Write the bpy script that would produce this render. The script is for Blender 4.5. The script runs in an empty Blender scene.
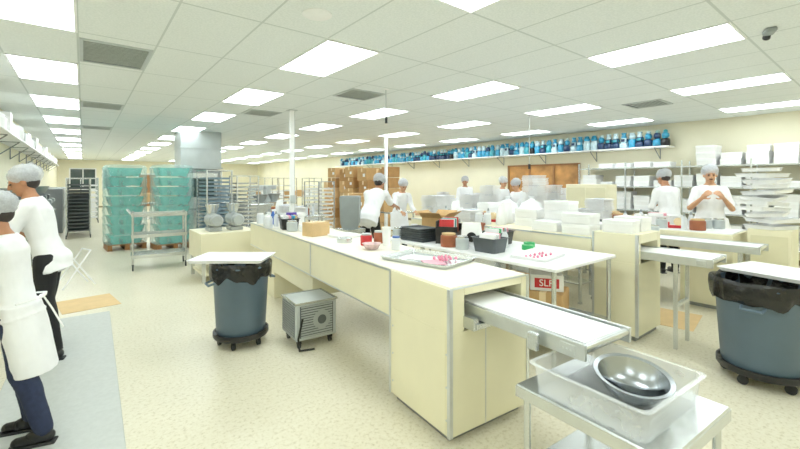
import bpy, bmesh, math, random
from mathutils import Vector, Matrix, noise
random.seed(7)
V=Vector
COL=bpy.context.scene.collection
sc=bpy.context.scene
sc.view_settings.view_transform='Standard'
sc.view_settings.exposure=.27
sc.view_settings.gamma=1.1
# ------------------------------------------------------------ materials
def lin(h):
    h=h.lstrip('#'); o=[]
    for i in (0,2,4):
        c=int(h[i:i+2],16)/255
        o.append(c/12.92 if c<=.04045 else ((c+.055)/1.055)**2.4)
    return (*o,1)
MC={}
def M(name,hexc,rough=.5,metal=0,var=.08,scale=12,bump=0,alpha=1,trans=0,emit=0):
    if name in MC: return MC[name]
    m=bpy.data.materials.new(name); m.use_nodes=True; nt=m.node_tree; b=nt.nodes['Principled BSDF']
    c=lin(hexc)
    tc=nt.nodes.new('ShaderNodeTexCoord'); n=nt.nodes.new('ShaderNodeTexNoise'); n.inputs['Scale'].default_value=scale; n.inputs['Detail'].default_value=4
    nt.links.new(tc.outputs['Object'],n.inputs['Vector'])
    r=nt.nodes.new('ShaderNodeValToRGB'); r.color_ramp.elements[0].position=.3; r.color_ramp.elements[1].position=.7
    r.color_ramp.elements[0].color=(*[x*(1-var) for x in c[:3]],1); r.color_ramp.elements[1].color=(*[min(1,x*(1+var)) for x in c[:3]],1)
    nt.links.new(n.outputs['Fac'],r.inputs['Fac']); nt.links.new(r.outputs['Color'],b.inputs['Base Color'])
    b.inputs['Roughness'].default_value=rough; b.inputs['Metallic'].default_value=metal
    if alpha<1: b.inputs['Alpha'].default_value=alpha
    if trans: b.inputs['Transmission Weight'].default_value=trans
    if bump:
        bp=nt.nodes.new('ShaderNodeBump'); bp.inputs['Strength'].default_value=bump; bp.inputs['Distance'].default_value=.02
        nt.links.new(n.outputs['Fac'],bp.inputs['Height']); nt.links.new(bp.outputs['Normal'],b.inputs['Normal'])
    if emit:
        b.inputs['Emission Color'].default_value=c; b.inputs['Emission Strength'].default_value=emit
    MC[name]=m; return m
cream=M('cream_painted_metal','#ece6c6',.4,0,.03,3)
creamd=M('cream_door_panel','#e0dab6',.45,0,.04,4)  # slightly deeper cream used on the cabinet doors
steel=M('stainless_steel','#cfd3d3',.26,.85,.06,6)
chrome=M('polished_steel','#a4a9ad',.27,1,.06,6)
steeld=M('brushed_dark_steel','#8f9495',.35,.8,.1,8)
steelk=M('dark_machine_grey','#565c60',.45,.4,.12,8)
alu=M('aluminium','#d2d6d6',.32,.8,.05,10)
whitep=M('white_plastic','#f3f4f4',.4,0,.03,8)
whitec=M('white_carton','#efefee',.6,0,.04,5)
belt=M('white_belt','#f6f7f7',.45,0,.03,14)
black=M('black_plastic','#141416',.4,0,.2,10)
bag=M('black_bin_liner','#0d0e10',.22,0,.3,14,bump=.8)
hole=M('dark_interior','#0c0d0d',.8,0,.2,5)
bluegrey=M('blue_grey_plastic','#546878',.45,0,.05,6)
grey=M('grey_plastic','#8d9596',.5,0,.06,6)
mgrey=M('mid_grey_enamel','#aab0b0',.4,.2,.06,6)
lgrey=M('light_grey_enamel','#bcc3c3',.4,0,.05,6)
cardb=M('cardboard','#c79e68',.75,0,.08,7)
cardd=M('cardboard_dark','#b0834f',.8,0,.1,7)
cardl=M('cardboard_light','#d6b482',.8,0,.1,7)
tape=M('packing_tape','#ead2a4',.3,0,.04,9)
teal=M('turquoise_plastic','#4fd0c4',.2,0,.15,6,alpha=.48)
teal2=M('pale_turquoise_plastic','#bdeee8',.3,0,.12,6,alpha=.55)
film=M('clear_stretch_film','#c6f4ee',.05,0,.15,9,bump=1,alpha=.24)
rubber=M('rubber','#232426',.7,0,.1,12)
pinkm=M('pink_icing','#e88aa6',.5,0,.2,20)
redm=M('red_print','#c8252c',.4,0,.1,10)
purple=M('purple_plastic','#5a3aa8',.4,0,.08,10)
bluem=M('blue_plastic','#2f62b8',.4,0,.1,10)
greenm=M('green_plastic','#2fae62',.4,0,.1,10)
orange=M('terracotta_brown','#a05a3a',.6,0,.12,10)
woodm=M('brown_wood','#9a6a3c',.5,0,.12,6)
clearp=M('frosted_clear_plastic','#f7fbff',.15,0,.02,8,alpha=.27)
cloth=M('white_cotton','#f1f2f5',.85,0,.03,9,bump=.25)
apronm=M('white_apron_fabric','#f6f6f6',.8,0,.02,9,bump=.15)
jeans=M('dark_blue_denim','#222c49',.85,0,.15,30,bump=.1)
blackc=M('black_cloth','#131417',.85,0,.15,20,bump=.1)
skin1=M('brown_skin','#b07a58',.5,0,.06,20)
skin2=M('tan_skin','#c99672',.5,0,.06,20)
hairm=M('dark_hair','#2a2220',.6,0,.2,60)
netm=M('hairnet_mesh','#e9edf3',.7,0,.12,70,bump=.4,alpha=.52)
lipm=M('lip_skin','#9c5a4c',.5,0,.05,20)
duct=M('galvanised_duct','#b6bdbd',.35,.5,.08,3)
cloudy=M('cloudy_plastic','#d9dde0',.3,0,.03,8)
# ------------------------------------------------------------ mesh builder
class B:
    def __init__(s): s.bm=bmesh.new(); s.mi=0
    def _m(s,vs,mat=None):
        if s.mi:
            for f in {f for v in vs for f in v.link_faces}: f.material_index=s.mi
    def box(s,c,d,bev=0,rot=None,seg=1):
        M4=Matrix.Translation(V(c))@(rot.to_4x4() if rot else Matrix.Identity(4))@Matrix.Diagonal((d[0],d[1],d[2],1))
        r=bmesh.ops.create_cube(s.bm,size=1,matrix=M4); vs=r['verts']
        if s.mi: s._m(vs)
        if bev:
            es=list({e for v in vs for e in v.link_edges})
            bmesh.ops.bevel(s.bm,geom=es,offset=bev,segments=seg,affect='EDGES',profile=.7,clamp_overlap=True)
        return s
    def bx(s,x0,x1,y0,y1,z0,z1,bev=0):
        return s.box(((x0+x1)/2,(y0+y1)/2,(z0+z1)/2),(x1-x0,y1-y0,z1-z0),bev)
    def cyl(s,p0,p1,r0,r1=None,seg=16):
        p0=V(p0);p1=V(p1);r1=r0 if r1 is None else r1;d=p1-p0
        q=d.to_track_quat('Z','X').to_matrix().to_4x4()
        r=bmesh.ops.create_cone(s.bm,cap_ends=True,segments=seg,radius1=r0,radius2=r1,depth=d.length,matrix=Matrix.Translation((p0+p1)/2)@q)
        s._m(r['verts']); return s
    def sph(s,c,r,seg=14,rot=None):
        if not hasattr(r,'__len__'): r=(r,r,r)
        M4=Matrix.Translation(V(c))@(rot.to_4x4() if rot else Matrix.Identity(4))@Matrix.Diagonal((*r,1))
        q=bmesh.ops.create_uvsphere(s.bm,u_segments=seg,v_segments=max(6,seg*2//3),radius=1,matrix=M4); s._m(q['verts']); return s
    def cap(s,p0,r0,p1,r1,seg=12):
        s.sph(p0,r0,seg); s.sph(p1,r1,seg)
        if (V(p1)-V(p0)).length>1e-4: s.cyl(p0,p1,r0,r1,seg)
        return s
    def tube(s,pts,r,seg=8):
        for a,b in zip(pts[:-1],pts[1:]): s.cyl(a,b,r,r,seg)
        for p in pts[1:-1]: s.sph(p,r,seg)
        return s
    def lathe(s,prof,c=(0,0,0),seg=28,fn=None):
        rings=[]
        for (r,z) in prof:
            ring=[]
            for i in range(seg):
                a=2*math.pi*i/seg; rr=r; zz=z
                if fn: rr,zz=fn(a,r,z)
                ring.append(s.bm.verts.new((c[0]+rr*math.cos(a),c[1]+rr*math.sin(a),c[2]+zz)))
            rings.append(ring)
        for a,b in zip(rings[:-1],rings[1:]):
            for i in range(seg):
                f=s.bm.faces.new((a[i],a[(i+1)%seg],b[(i+1)%seg],b[i])); f.material_index=s.mi
        if prof[0][0]>1e-5:
            f=s.bm.faces.new(list(reversed(rings[0]))); f.material_index=s.mi
        if prof[-1][0]>1e-5:
            f=s.bm.faces.new(rings[-1]); f.material_index=s.mi
        return s
    def loft(s,rings,seg=20,cap=True):
        R=[]
        for (c,u,v) in rings:
            c=V(c);u=V(u);v=V(v)
            R.append([s.bm.verts.new(c+u*math.cos(2*math.pi*i/seg)+v*math.sin(2*math.pi*i/seg)) for i in range(seg)])
        for a,b in zip(R[:-1],R[1:]):
            for i in range(seg): s.bm.faces.new((a[i],a[(i+1)%seg],b[(i+1)%seg],b[i]))
        if cap:
            s.bm.faces.new(list(reversed(R[0]))); s.bm.faces.new(R[-1])
        return s
    def opentub(s,sx,sy,h,t=.006,taper=.9,z=0,lip=.012,r=.04,n=6):
        def ring(a,b,zz):
            out=[];rr=min(r,a/2.2,b/2.2)
            for cx,cy,a0 in ((a/2-rr,b/2-rr,0),(-a/2+rr,b/2-rr,90),(-a/2+rr,-b/2+rr,180),(a/2-rr,-b/2+rr,270)):
                for k in range(n+1):
                    g=math.radians(a0+90*k/n); out.append(s.bm.verts.new((cx+rr*math.cos(g),cy+rr*math.sin(g),zz)))
            return out
        L=[ring(sx*taper,sy*taper,z),ring(sx,sy,z+h-.004),ring(sx+2*lip,sy+2*lip,z+h-.004),ring(sx+2*lip,sy+2*lip,z+h),ring(sx-2*t,sy-2*t,z+h),ring(sx*taper-2*t,sy*taper-2*t,z+t)]
        m=len(L[0])
        for a,b in zip(L[:-1],L[1:]):
            for i in range(m): s.bm.faces.new((a[i],a[(i+1)%m],b[(i+1)%m],b[i]))
        s.bm.faces.new(list(reversed(L[0]))); s.bm.faces.new(L[-1]); return s
    def mesh(s,name,mats,smooth=None):
        bmesh.ops.recalc_face_normals(s.bm,faces=s.bm.faces)
        me=bpy.data.meshes.new(name); s.bm.to_mesh(me); s.bm.free()
        for m in (mats if isinstance(mats,(list,tuple)) else [mats]): me.materials.append(m)
        if smooth is not None:
            me.polygons.foreach_set('use_smooth',[True]*len(me.polygons))
            if smooth<180:
                try: me.set_sharp_from_angle(angle=math.radians(smooth))
                except Exception: pass
        return me
KIDS={}
def link(o,parent=None):
    COL.objects.link(o)
    if parent is not None:
        o.parent=parent; KIDS.setdefault(parent.name,[]).append(o)
    return o
def meta(o,label,cat,group=None):
    o['label']=label; o['category']=cat
    if group: o['group']=group
def root(name,loc,rz,label,cat,group=None):
    o=bpy.data.objects.new(name,None); o.empty_display_size=.1; o.location=loc; o.rotation_euler=(0,0,math.radians(rz)); link(o); meta(o,label,cat,group); return o
def part(parent,name,b,mat,smooth=35,label=None):
    me=b.mesh(name,mat,smooth) if isinstance(b,B) else b
    o=bpy.data.objects.new(name,me); link(o,parent)
    if label: o['label']=label
    return o
def single(name,b,mat,loc,rz,label,cat,group=None,smooth=35):
    me=b.mesh(name,mat,smooth) if isinstance(b,B) else b
    o=bpy.data.objects.new(name,me); o.location=loc; o.rotation_euler=(0,0,math.radians(rz)); link(o); meta(o,label,cat,group); return o
def clone(r,loc,rz=None,label=None,group=None):
    def rec(o,p):
        n=o.copy(); COL.objects.link(n)
        if p is not None: n.parent=p; KIDS.setdefault(p.name,[]).append(n)
        for c in list(KIDS.get(o.name,[])): rec(c,n)
        return n
    n=rec(r,None); n.location=loc
    if rz is not None: n.rotation_euler[2]=math.radians(rz)
    if label: n['label']=label
    if group: n['group']=group
    return n
def struct(name,b,mat,smooth=None):
    o=bpy.data.objects.new(name,b.mesh(name,mat,smooth)); link(o); o['kind']='structure'; return o
def textmesh(s,size,mat):
    c=bpy.data.curves.new('lettering','FONT'); c.body=s; c.size=size; c.extrude=.0008; c.align_x='CENTER'; c.align_y='CENTER'
    o=bpy.data.objects.new('tmp',c); COL.objects.link(o); dg=bpy.context.evaluated_depsgraph_get()
    me=bpy.data.meshes.new_from_object(o.evaluated_get(dg)); bpy.data.objects.remove(o); me.materials.clear(); me.materials.append(mat); return me
TXT=textmesh('SLR',.09,whitep)
# ------------------------------------------------------------ people (built first: cheap evaluation)
def vox(b,size,smooth=2,wr=0,seed=0):
    bmesh.ops.recalc_face_normals(b.bm,faces=b.bm.faces)
    me=bpy.data.meshes.new('tmp'); b.bm.to_mesh(me); b.bm.free()
    o=bpy.data.objects.new('tmp',me); COL.objects.link(o)
    m=o.modifiers.new('r','REMESH'); m.mode='VOXEL'; m.voxel_size=size; m.use_smooth_shade=True
    if smooth: s=o.modifiers.new('s','SMOOTH'); s.iterations=smooth; s.factor=.5
    dg=bpy.context.evaluated_depsgraph_get(); m2=bpy.data.meshes.new_from_object(o.evaluated_get(dg))
    bpy.data.objects.remove(o); bpy.data.meshes.remove(me)
    if wr:
        for v in m2.vertices:
            p=v.co; d=noise.noise(V((p.x*9+seed,p.y*9,p.z*5)))*wr+noise.noise(V((p.x*22,p.y*22+seed,p.z*9)))*wr*.5
            v.co=p+v.normal*d
    m2.polygons.foreach_set('use_smooth',[True]*len(m2.polygons))
    return m2
def person(loc,yaw,label,h=1.65,lean=.1,head=.1,headyaw=0,arms=('down','down'),sleeve=.5,coat=None,top=cloth,trouser=blackc,skin=skin1,shoes=black,stride=0,moust=False,fine=.0065,ties=False,wid=1.0,cd_=.150,back=0):
    r=root('person',loc,yaw,label,'person'); S=h/1.7; r.scale=(S,S,S)
    X=V((1,0,0)); u=V((0,math.sin(lean),math.cos(lean))); f=V((0,math.cos(lean),-math.sin(lean)))
    hc=V((0,-.02-.12*lean,.93)); P=lambda t:hc+u*t
    hp=lean*.5+head; hu=V((0,math.sin(hp),math.cos(hp))); hf0=V((0,math.cos(hp),-math.sin(hp)))
    ry=Matrix.Rotation(headyaw,3,hu); hf=ry@hf0; hx=ry@X
    nb=P(.53); hcn=nb+u*.02+hu*.125; HR=Matrix((hx,hf,hu)).transposed()
    Hp=lambda x,y,z:hcn+hx*x+hf*y+hu*z
    PRE={'down':((.14,.0,-1),(.05,.22,-1),(0,.2,-1),(-1,0,0)),
         'table':((.12,.42,-.9),(-.12,.95,-.28),(-.1,1,-.35),(0,-.35,-1)),
         'reach':((.1,.75,-.65),(-.05,1,-.15),(0,1,-.3),(0,-.3,-1)),
         'chest':((.30,.22,-.92),(-.48,.62,.60),(-.55,.35,.70),(-.6,-.6,0)),
         'fold':((.22,.15,-.96),(-.5,.80,.10),(-.75,.5,0),(0,-.2,-1))}
    b=B(); sh=B(); tr=B()
    rings=[(-.13,.145,.095),(-.04,.160*wid,.112*wid),(.06,.150*wid,.105*wid),(.15,.132*wid,.098*wid),(.28,.146*wid,.110*wid),(.40,.160,.108),(.47,.148,.088),(.52,.085,.065),(.55,.055,.055)]
    b.loft([(P(t),X*a,f*c) for t,a,c in rings])
    b.cap(P(.50),.056,nb+u*.05+hu*.02,.052)
    b.sph(Hp(0,-.008,.02),(.076,.096,.100),20,HR); b.sph(Hp(0,.018,-.045),(.060,.072,.072),18,HR); b.sph(Hp(0,.055,-.092),(.028,.026,.022),12,HR)
    b.cap(Hp(0,.088,.012),.010,Hp(0,.106,-.028),.013,10); b.sph(Hp(.012,.096,-.032),.009,8); b.sph(Hp(-.012,.096,-.032),.009,8)
    b.sph(Hp(0,.080,-.060),(.024,.014,.009),10,HR); b.sph(Hp(.03,.078,.022),(.022,.012,.008),10,HR); b.sph(Hp(-.03,.078,.022),(.022,.012,.008),10,HR)
    for s in(-1,1): b.sph(Hp(s*.078,-.005,-.012),(.011,.02,.032),10,HR)
    sh.loft([(P(t),X*(a+.016),f*(c+.016)) for t,a,c in ([(-.16,.165,.122)] if coat is None else [(-.05,.17,.13)])+rings[1:-1]])
    if coat is None: sh.sph(P(-.06)-f*.02,(.172*wid,.130,.12),20)
    for s,an in zip((-1,1),arms):
        A=PRE[an] if isinstance(an,str) else an
        A=[V((q[0]*s,q[1],q[2])).normalized() for q in A]
        s0=P(.445)+X*s*.160; e=s0+A[0]*.285; w_=e+A[1]*.245
        b.cap(P(.44)+X*s*.10,.06,s0,.050); b.cap(s0,.050,e,.038); b.cap(e,.039,e.lerp(w_,.35),.037); b.cap(e.lerp(w_,.35),.037,w_,.024)
        d=A[2]; nn=(A[3]-d*A[3].dot(d)).normalized(); sd=d.cross(nn).normalized()
        ths=sd if sd.dot(V((-s,.3,.3)))>0 else -sd
        R=Matrix((sd,d,nn)).transposed()
        b.sph(w_+d*.05,(.040,.055,.017),14,R); b.cap(w_,.024,w_+d*.03,.024)
        for o_,L in((-.031,.060),(-.0105,.074),(.0105,.078),(.031,.068)):
            p0=w_+d*.085+sd*o_; p1=p0+(d+nn*.35+sd*o_*4).normalized()*L*.45; p2=p1+(d+nn*1.1+sd*o_*3).normalized()*L*.35; p3=p2+(d*.5+nn*1.3).normalized()*L*.25
            b.cap(p0,.0095,p1,.0088,8); b.cap(p1,.0088,p2,.008,8); b.cap(p2,.008,p3,.007,8)
        q0=w_+d*.03+ths*.028; q1=q0+(d*.6+ths*.8+nn*.2).normalized()*.042; q2=q1+(d*.9+ths*.3+nn*.4).normalized()*.032
        b.cap(q0,.014,q1,.011,8); b.cap(q1,.011,q2,.009,8)
        sh.cap(P(.43)+X*s*.08,.073,s0,.064)
        if sleeve<=.5: sh.cap(s0,.064,s0.lerp(e,.78),.058)
        else: sh.cap(s0,.064,e,.051); sh.cap(e,.051,w_-A[1]*.02,.038)
    hr=.094 if coat is None else .078
    for s in(-1,1):
        st=stride*s-back; hip=hc+V((s*.086,.0,-.04)); kn=V((s*.10,st*.55+.02,.50)); ank=V((s*.115,st-.01,.085)); cf=kn.lerp(ank,.3)+V((0,-.012,0))
        b.cap(hip,.070,kn,.048); b.cap(kn,.048,cf,.046); b.cap(cf,.046,ank,.034); b.cap(ank,.034,ank+V((0,.1,-.045)),.028)
        tr.cap(hip,hr,kn,.070); tr.cap(kn,.070,cf,.068); tr.cap(cf,.068,ank+V((0,0,.02)),.056)
        so=part(r,'shoe',B().cap(ank+V((0,-.025,-.036)),.040,ank+V((s*.01,.14,-.044)),.034,14).cap(ank+V((0,-.01,.0)),.043,ank+V((0,.07,-.035)),.040,14),shoes,180)
        part(so,'sole',B().box((ank.x+s*.005,ank.y+.058,.008),(.082,.262,.016),.005),rubber)
    if coat is None: tr.loft([(P(t),X*(a+.006),f*(c+.006)) for t,a,c in rings[:2]]+[(P(.04),X*.14,f*.10)])
    else: tr.loft([(P(-.12),X*.13,f*.085),(P(-.04),X*.13,f*.085),(P(.0),X*.12,f*.08)])
    part(r,'body',vox(b,fine,2),skin); KIDS[r.name][-1].data.materials.append(skin)
    def cl(name,bb,mt,wr,sd):
        me=vox(bb,.011,2,wr,sd); me.materials.clear(); me.materials.append(mt); part(r,name,me,mt)
    cl('trousers',tr,trouser,.005,loc[0])
    if coat is not None:
        n=5; rg=[]
        for k in range(n+1):
            z=.97-(.97-coat)*k/n; g=1+.08*k/n
            rg.append((V((0,hc.y+(.012*k if not back else -.018*k)-.005,z)),X*.198*g*wid,V((0,cd_*g,0))))
        sh.loft(rg[::-1])
    cl('coat' if coat is not None else 'shirt',sh,top,.009,loc[1]*3)
    if ties:
        q=.150
        part(r,'apron_ties',B().tube([P(.05)+X*.17-f*.06,P(.05)+X*.10-f*.14,P(.05)-f*q],.006).tube([P(.05)-X*.17-f*.06,P(.05)-X*.10-f*.14,P(.05)-f*q],.006).tube([P(.05)-f*q,P(-.06)-f*(q+.025)+X*.03,P(-.22)-f*(q+.06)+X*.05],.006).sph(P(.05)-f*q+X*.03,(.03,.012,.016),10).sph(P(.05)-f*q-X*.03,(.03,.012,.016),10),apronm)
    part(r,'hair',B().sph(Hp(0,-.024,.044),(.086,.100,.088),20,HR).sph(Hp(0,-.045,.0),(.076,.072,.085),20,HR),hairm,180)
    nb_=B(); nb_.sph(Hp(0,-.036,.052),(.104,.124,.100),32,HR)
    for v in nb_.bm.verts: v.co+= (v.co-hcn).normalized()*noise.noise(v.co*45)*.014
    part(r,'hairnet',nb_,netm,180)
    for s in(-1,1):
        part(r,'eye',B().sph(Hp(s*.030,.081,.002),(.013,.009,.007),10,HR).sph(Hp(s*.030,.088,.002),(.006,.004,.006),8,HR),black,180)
        part(r,'eyebrow',B().sph(Hp(s*.030,.089,.024),(.018,.005,.0035),10,HR),hairm,180)
    part(r,'lips',B().sph(Hp(0,.092,-.060),(.020,.006,.005),10,HR),lipm,180)
    if moust: part(r,'moustache',B().sph(Hp(0,.094,-.049),(.028,.008,.007),10,HR),hairm,180)
    return r
person((-.35,3.40,0.012),76,'person in white smock, jeans and hairnet standing at counter',1.49,.16,.30,.15,('table','table'),.5,.48,cloth,jeans,skin1,black,.07,ties=True,wid=.86,cd_=.122,back=.14)
person((-.29,4.86,0.012),78,'person in white t-shirt, black trousers and hairnet at counter',1.71,.25,.25,.2,('table','table'),.5,None,cloth,blackc,skin1,black,.04,wid=.90,back=.07)
person((4.00,5.85,0),-58,'person in white shirt and black trousers bending over a bench',1.86,.72,.25,0,('table','reach'),.5,None,cloth,blackc,skin1,black,0,fine=.008)
person((5.35,6.75,0),165,'person in white coat and hairnet bent over a bench',1.66,.35,.3,0,('table','table'),.9,.6,cloth,blackc,skin2,black,0,fine=.008)
person((8.5,7.75,0),125,'person in white coat and hairnet standing at a table',1.72,.1,.15,0,('table','table'),.9,.55,cloth,blackc,skin1,black,0,fine=.008)
person((8.35,6.4,0),170,'person in white coat and hairnet working at a table',1.70,.2,.25,0,('fold','fold'),.9,.55,cloth,blackc,skin2,black,0,fine=.008)
person((7.62,5.3,0),80,'person in white coat and hairnet bent over white packaging',1.66,.3,.3,0,('fold','fold'),.9,.55,cloth,blackc,skin2,black,0,fine=.008)
person((8.12,2.60,0),-35,'person in white coat and hairnet seen from behind',1.80,.20,.38,.2,('fold','fold'),.9,.55,cloth,blackc,skin1,black,0,fine=.008)
person((7.72,1.90,0),112,'person with moustache, white shirt and hairnet, hands raised near chin',1.82,.03,.16,.0,('chest','chest'),.5,.80,cloth,blackc,skin2,black,0,moust=True,fine=.0075,wid=1.1)
# ------------------------------------------------------------ room shell
CE=2.97; XL=-1.2; XR=10.75; YN=-2.2; YF=31.5
TX=.6225; TY=1.25
def nodes_floor():
    m=bpy.data.materials.new('speckled_cream_vinyl'); m.use_nodes=True; nt=m.node_tree; b=nt.nodes['Principled BSDF']
    tc=nt.nodes.new('ShaderNodeTexCoord')
    n1=nt.nodes.new('ShaderNodeTexNoise'); n1.inputs['Scale'].default_value=38; n1.inputs['Detail'].default_value=6; n1.inputs['Roughness'].default_value=.7
    n2=nt.nodes.new('ShaderNodeTexNoise'); n2.inputs['Scale'].default_value=.9; n2.inputs['Detail'].default_value=3
    for n in (n1,n2): nt.links.new(tc.outputs['Object'],n.inputs['Vector'])
    r=nt.nodes.new('ShaderNodeValToRGB'); e=r.color_ramp.elements
    e[0].position=.32; e[0].color=lin('#bfb595'); e[1].position=.47; e[1].color=lin('#dfd8c0')
    e2=e.new(.72); e2.color=lin('#e6e1ce')
    nt.links.new(n1.outputs['Fac'],r.inputs['Fac'])
    r2=nt.nodes.new('ShaderNodeValToRGB'); r2.color_ramp.elements[0].color=(.92,.915,.89,1); r2.color_ramp.elements[1].color=(1,1,1,1); r2.color_ramp.elements[0].position=.3; r2.color_ramp.elements[1].position=.65
    nt.links.new(n2.outputs['Fac'],r2.inputs['Fac'])
    mx=nt.nodes.new('ShaderNodeMixRGB'); mx.blend_type='MULTIPLY'; mx.inputs[0].default_value=1
    nt.links.new(r.outputs[0],mx.inputs[1]); nt.links.new(r2.outputs[0],mx.inputs[2]); nt.links.new(mx.outputs[0],b.inputs['Base Color'])
    b.inputs['Roughness'].default_value=.33; b.inputs['Specular IOR Level'].default_value=.35
    return m
def nodes_ceiling():
    m=bpy.data.materials.new('suspended_ceiling_tiles'); m.use_nodes=True; nt=m.node_tree; b=nt.nodes['Principled BSDF']
    g=nt.nodes.new('ShaderNodeNewGeometry'); sx=nt.nodes.new('ShaderNodeSeparateXYZ'); nt.links.new(g.outputs['Position'],sx.inputs[0])
    def mth(op,a,bv=None):
        n=nt.nodes.new('ShaderNodeMath'); n.operation=op
        for i,x in enumerate((a,bv)):
            if x is None: continue
            if isinstance(x,(int,float)): n.inputs[i].default_value=x
            else: nt.links.new(x,n.inputs[i])
        return n.outputs[0]
    def bar(s,off,size,w):
        f=mth('FRACT',mth('DIVIDE',mth('ADD',s,off),size))
        return mth('MAXIMUM',mth('LESS_THAN',f,w/size),mth('GREATER_THAN',f,1-w/size))
    k=mth('MAXIMUM',bar(sx.outputs[0],.35+TX/2+TX*10,TX,.009),bar(sx.outputs[1],-1.55+TY/2+TY*20,TY,.011))
    nz=nt.nodes.new('ShaderNodeTexNoise'); nz.inputs['Scale'].default_value=60; nz.inputs['Detail'].default_value=5
    nt.links.new(g.outputs['Position'],nz.inputs['Vector'])
    r=nt.nodes.new('ShaderNodeValToRGB'); r.color_ramp.elements[0].color=lin('#e3e9e8'); r.color_ramp.elements[1].color=lin('#ecf1f0'); r.color_ramp.elements[0].position=.4; r.color_ramp.elements[1].position=.6
    nt.links.new(nz.outputs['Fac'],r.inputs['Fac'])
    mx=nt.nodes.new('ShaderNodeMixRGB'); nt.links.new(k,mx.inputs[0]); nt.links.new(r.outputs[0],mx.inputs[1]); mx.inputs[2].default_value=lin('#cad2d0')
    nt.links.new(mx.outputs[0],b.inputs['Base Color']); b.inputs['Roughness'].default_value=.9
    return m
wallm=M('cream_wall_paint','#efe9ce',.7,0,.03,1.5)
struct('floor',B().bx(XL-.1,XR+.1,YN-.1,YF+.1,-.1,0),nodes_floor())
struct('ceiling',B().bx(XL-.1,XR+.1,YN-.1,YF+.1,CE,CE+.1),nodes_ceiling())
struct('wall_left',B().bx(XL-.1,XL,YN,YF,0,CE),wallm)
struct('wall_right',B().bx(XR,XR+.1,YN,YF,0,CE),wallm)
struct('wall_back',B().bx(XL,XR,YF,YF+.1,0,CE),wallm)
struct('wall_front',B().bx(XL,XR,YN-.1,YN,0,CE),wallm)
bbm=M('brown_vinyl_base','#8d7d62',.5)
struct('baseboard_left',B().bx(XL,XL+.015,YN,YF,0,.1),bbm)
struct('baseboard_right',B().bx(XR-.015,XR,YN,YF,0,.1),bbm)
struct('baseboard_back',B().bx(XL+.02,XR-.02,YF-.015,YF,0,.1),bbm)
orangeb=M('orange_interior_panel','#c28a4c',.5,0,.4,2.5)  # mottled orange panel for the interior behind the window frame
glassd=M('dark_glass','#3b4a4a',.1,0,.3,2)
w=B(); w.bx(XR-.02,XR-.005,5.6,7.9,1.3,2.08); w.mi=1
for a in (5.55,6.3,7.1,7.87): w.bx(XR-.05,XR-.002,a,a+.06,1.25,2.08)
w.bx(XR-.05,XR-.002,5.55,7.93,1.24,1.3); w.bx(XR-.05,XR-.002,5.55,7.93,2.08,2.13)
struct('window_1',w,[orangeb,woodm])
for i,(a,bb) in enumerate(((-.6,.6),(1.0,2.2))):
    w=B(); w.bx(a,bb,YF-.02,YF-.005,1.2,2.4); w.mi=1
    w.bx(a-.06,a,YF-.05,YF-.002,1.14,2.46); w.bx(bb,bb+.06,YF-.05,YF-.002,1.14,2.46); w.bx(a,bb,YF-.05,YF-.002,1.14,1.2); w.bx(a,bb,YF-.05,YF-.002,2.4,2.46); w.bx((a+bb)/2-.02,(a+bb)/2+.02,YF-.05,YF-.004,1.2,2.4)
    struct('window_%d'%(i+2),w,[glassd,whitep])
w=B(); w.bx(2.9,3.9,YF-.04,YF-.003,0,2.1); w.mi=1; w.bx(2.82,2.9,YF-.06,YF-.003,0,2.18); w.bx(3.9,3.98,YF-.06,YF-.003,0,2.18); w.bx(2.9,3.9,YF-.06,YF-.003,2.1,2.18)
struct('door_1',w,[woodm,whitep])
w=B(); w.bx(XL+.003,XL+.04,15,16,0,2.1); w.mi=1; w.bx(XL+.003,XL+.06,14.92,15,0,2.18); w.bx(XL+.003,XL+.06,16,16.08,0,2.18); w.bx(XL+.003,XL+.06,15,16,2.1,2.18)
struct('door_2',w,[woodm,whitep])
# ------------------------------------------------------------ ceiling fixtures
emis=bpy.data.materials.new('prismatic_light_panel'); emis.use_nodes=True
_b=emis.node_tree.nodes['Principled BSDF']; _b.inputs['Base Color'].default_value=(.95,1,.98,1); _b.inputs['Emission Color'].default_value=(.895,.985,1,1); _b.inputs['Emission Strength'].default_value=8.5
fx=root('ceiling_light',(0,0,CE),0,'recessed fluorescent panel glowing white in the tiled ceiling','ceiling light','fluorescent ceiling panels')
b=B(); hx_,hy_=TX/2,TY/2
b.bx(-hx_,hx_,-hy_,-hy_+.02,-.012,0); b.bx(-hx_,hx_,hy_-.02,hy_,-.012,0); b.bx(-hx_,-hx_+.02,-hy_+.02,hy_-.02,-.012,0); b.bx(hx_-.02,hx_,-hy_+.02,hy_-.02,-.012,0)
part(fx,'frame',b,whitep); part(fx,'diffuser',B().bx(-hx_+.02,hx_-.02,-hy_+.02,hy_-.02,-.007,-.001),emis)
first=True
for i in range(5):
    for j in range(-1,12):
        loc=(-.35+4*TX*i,1.55+2*TY*j,CE)
        if first: fx.location=loc; first=False
        else: clone(fx,loc)
ductd=M('dark_duct','#5d6562',.7); louv=M('grey_louvre','#aab1ac',.5)
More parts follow.
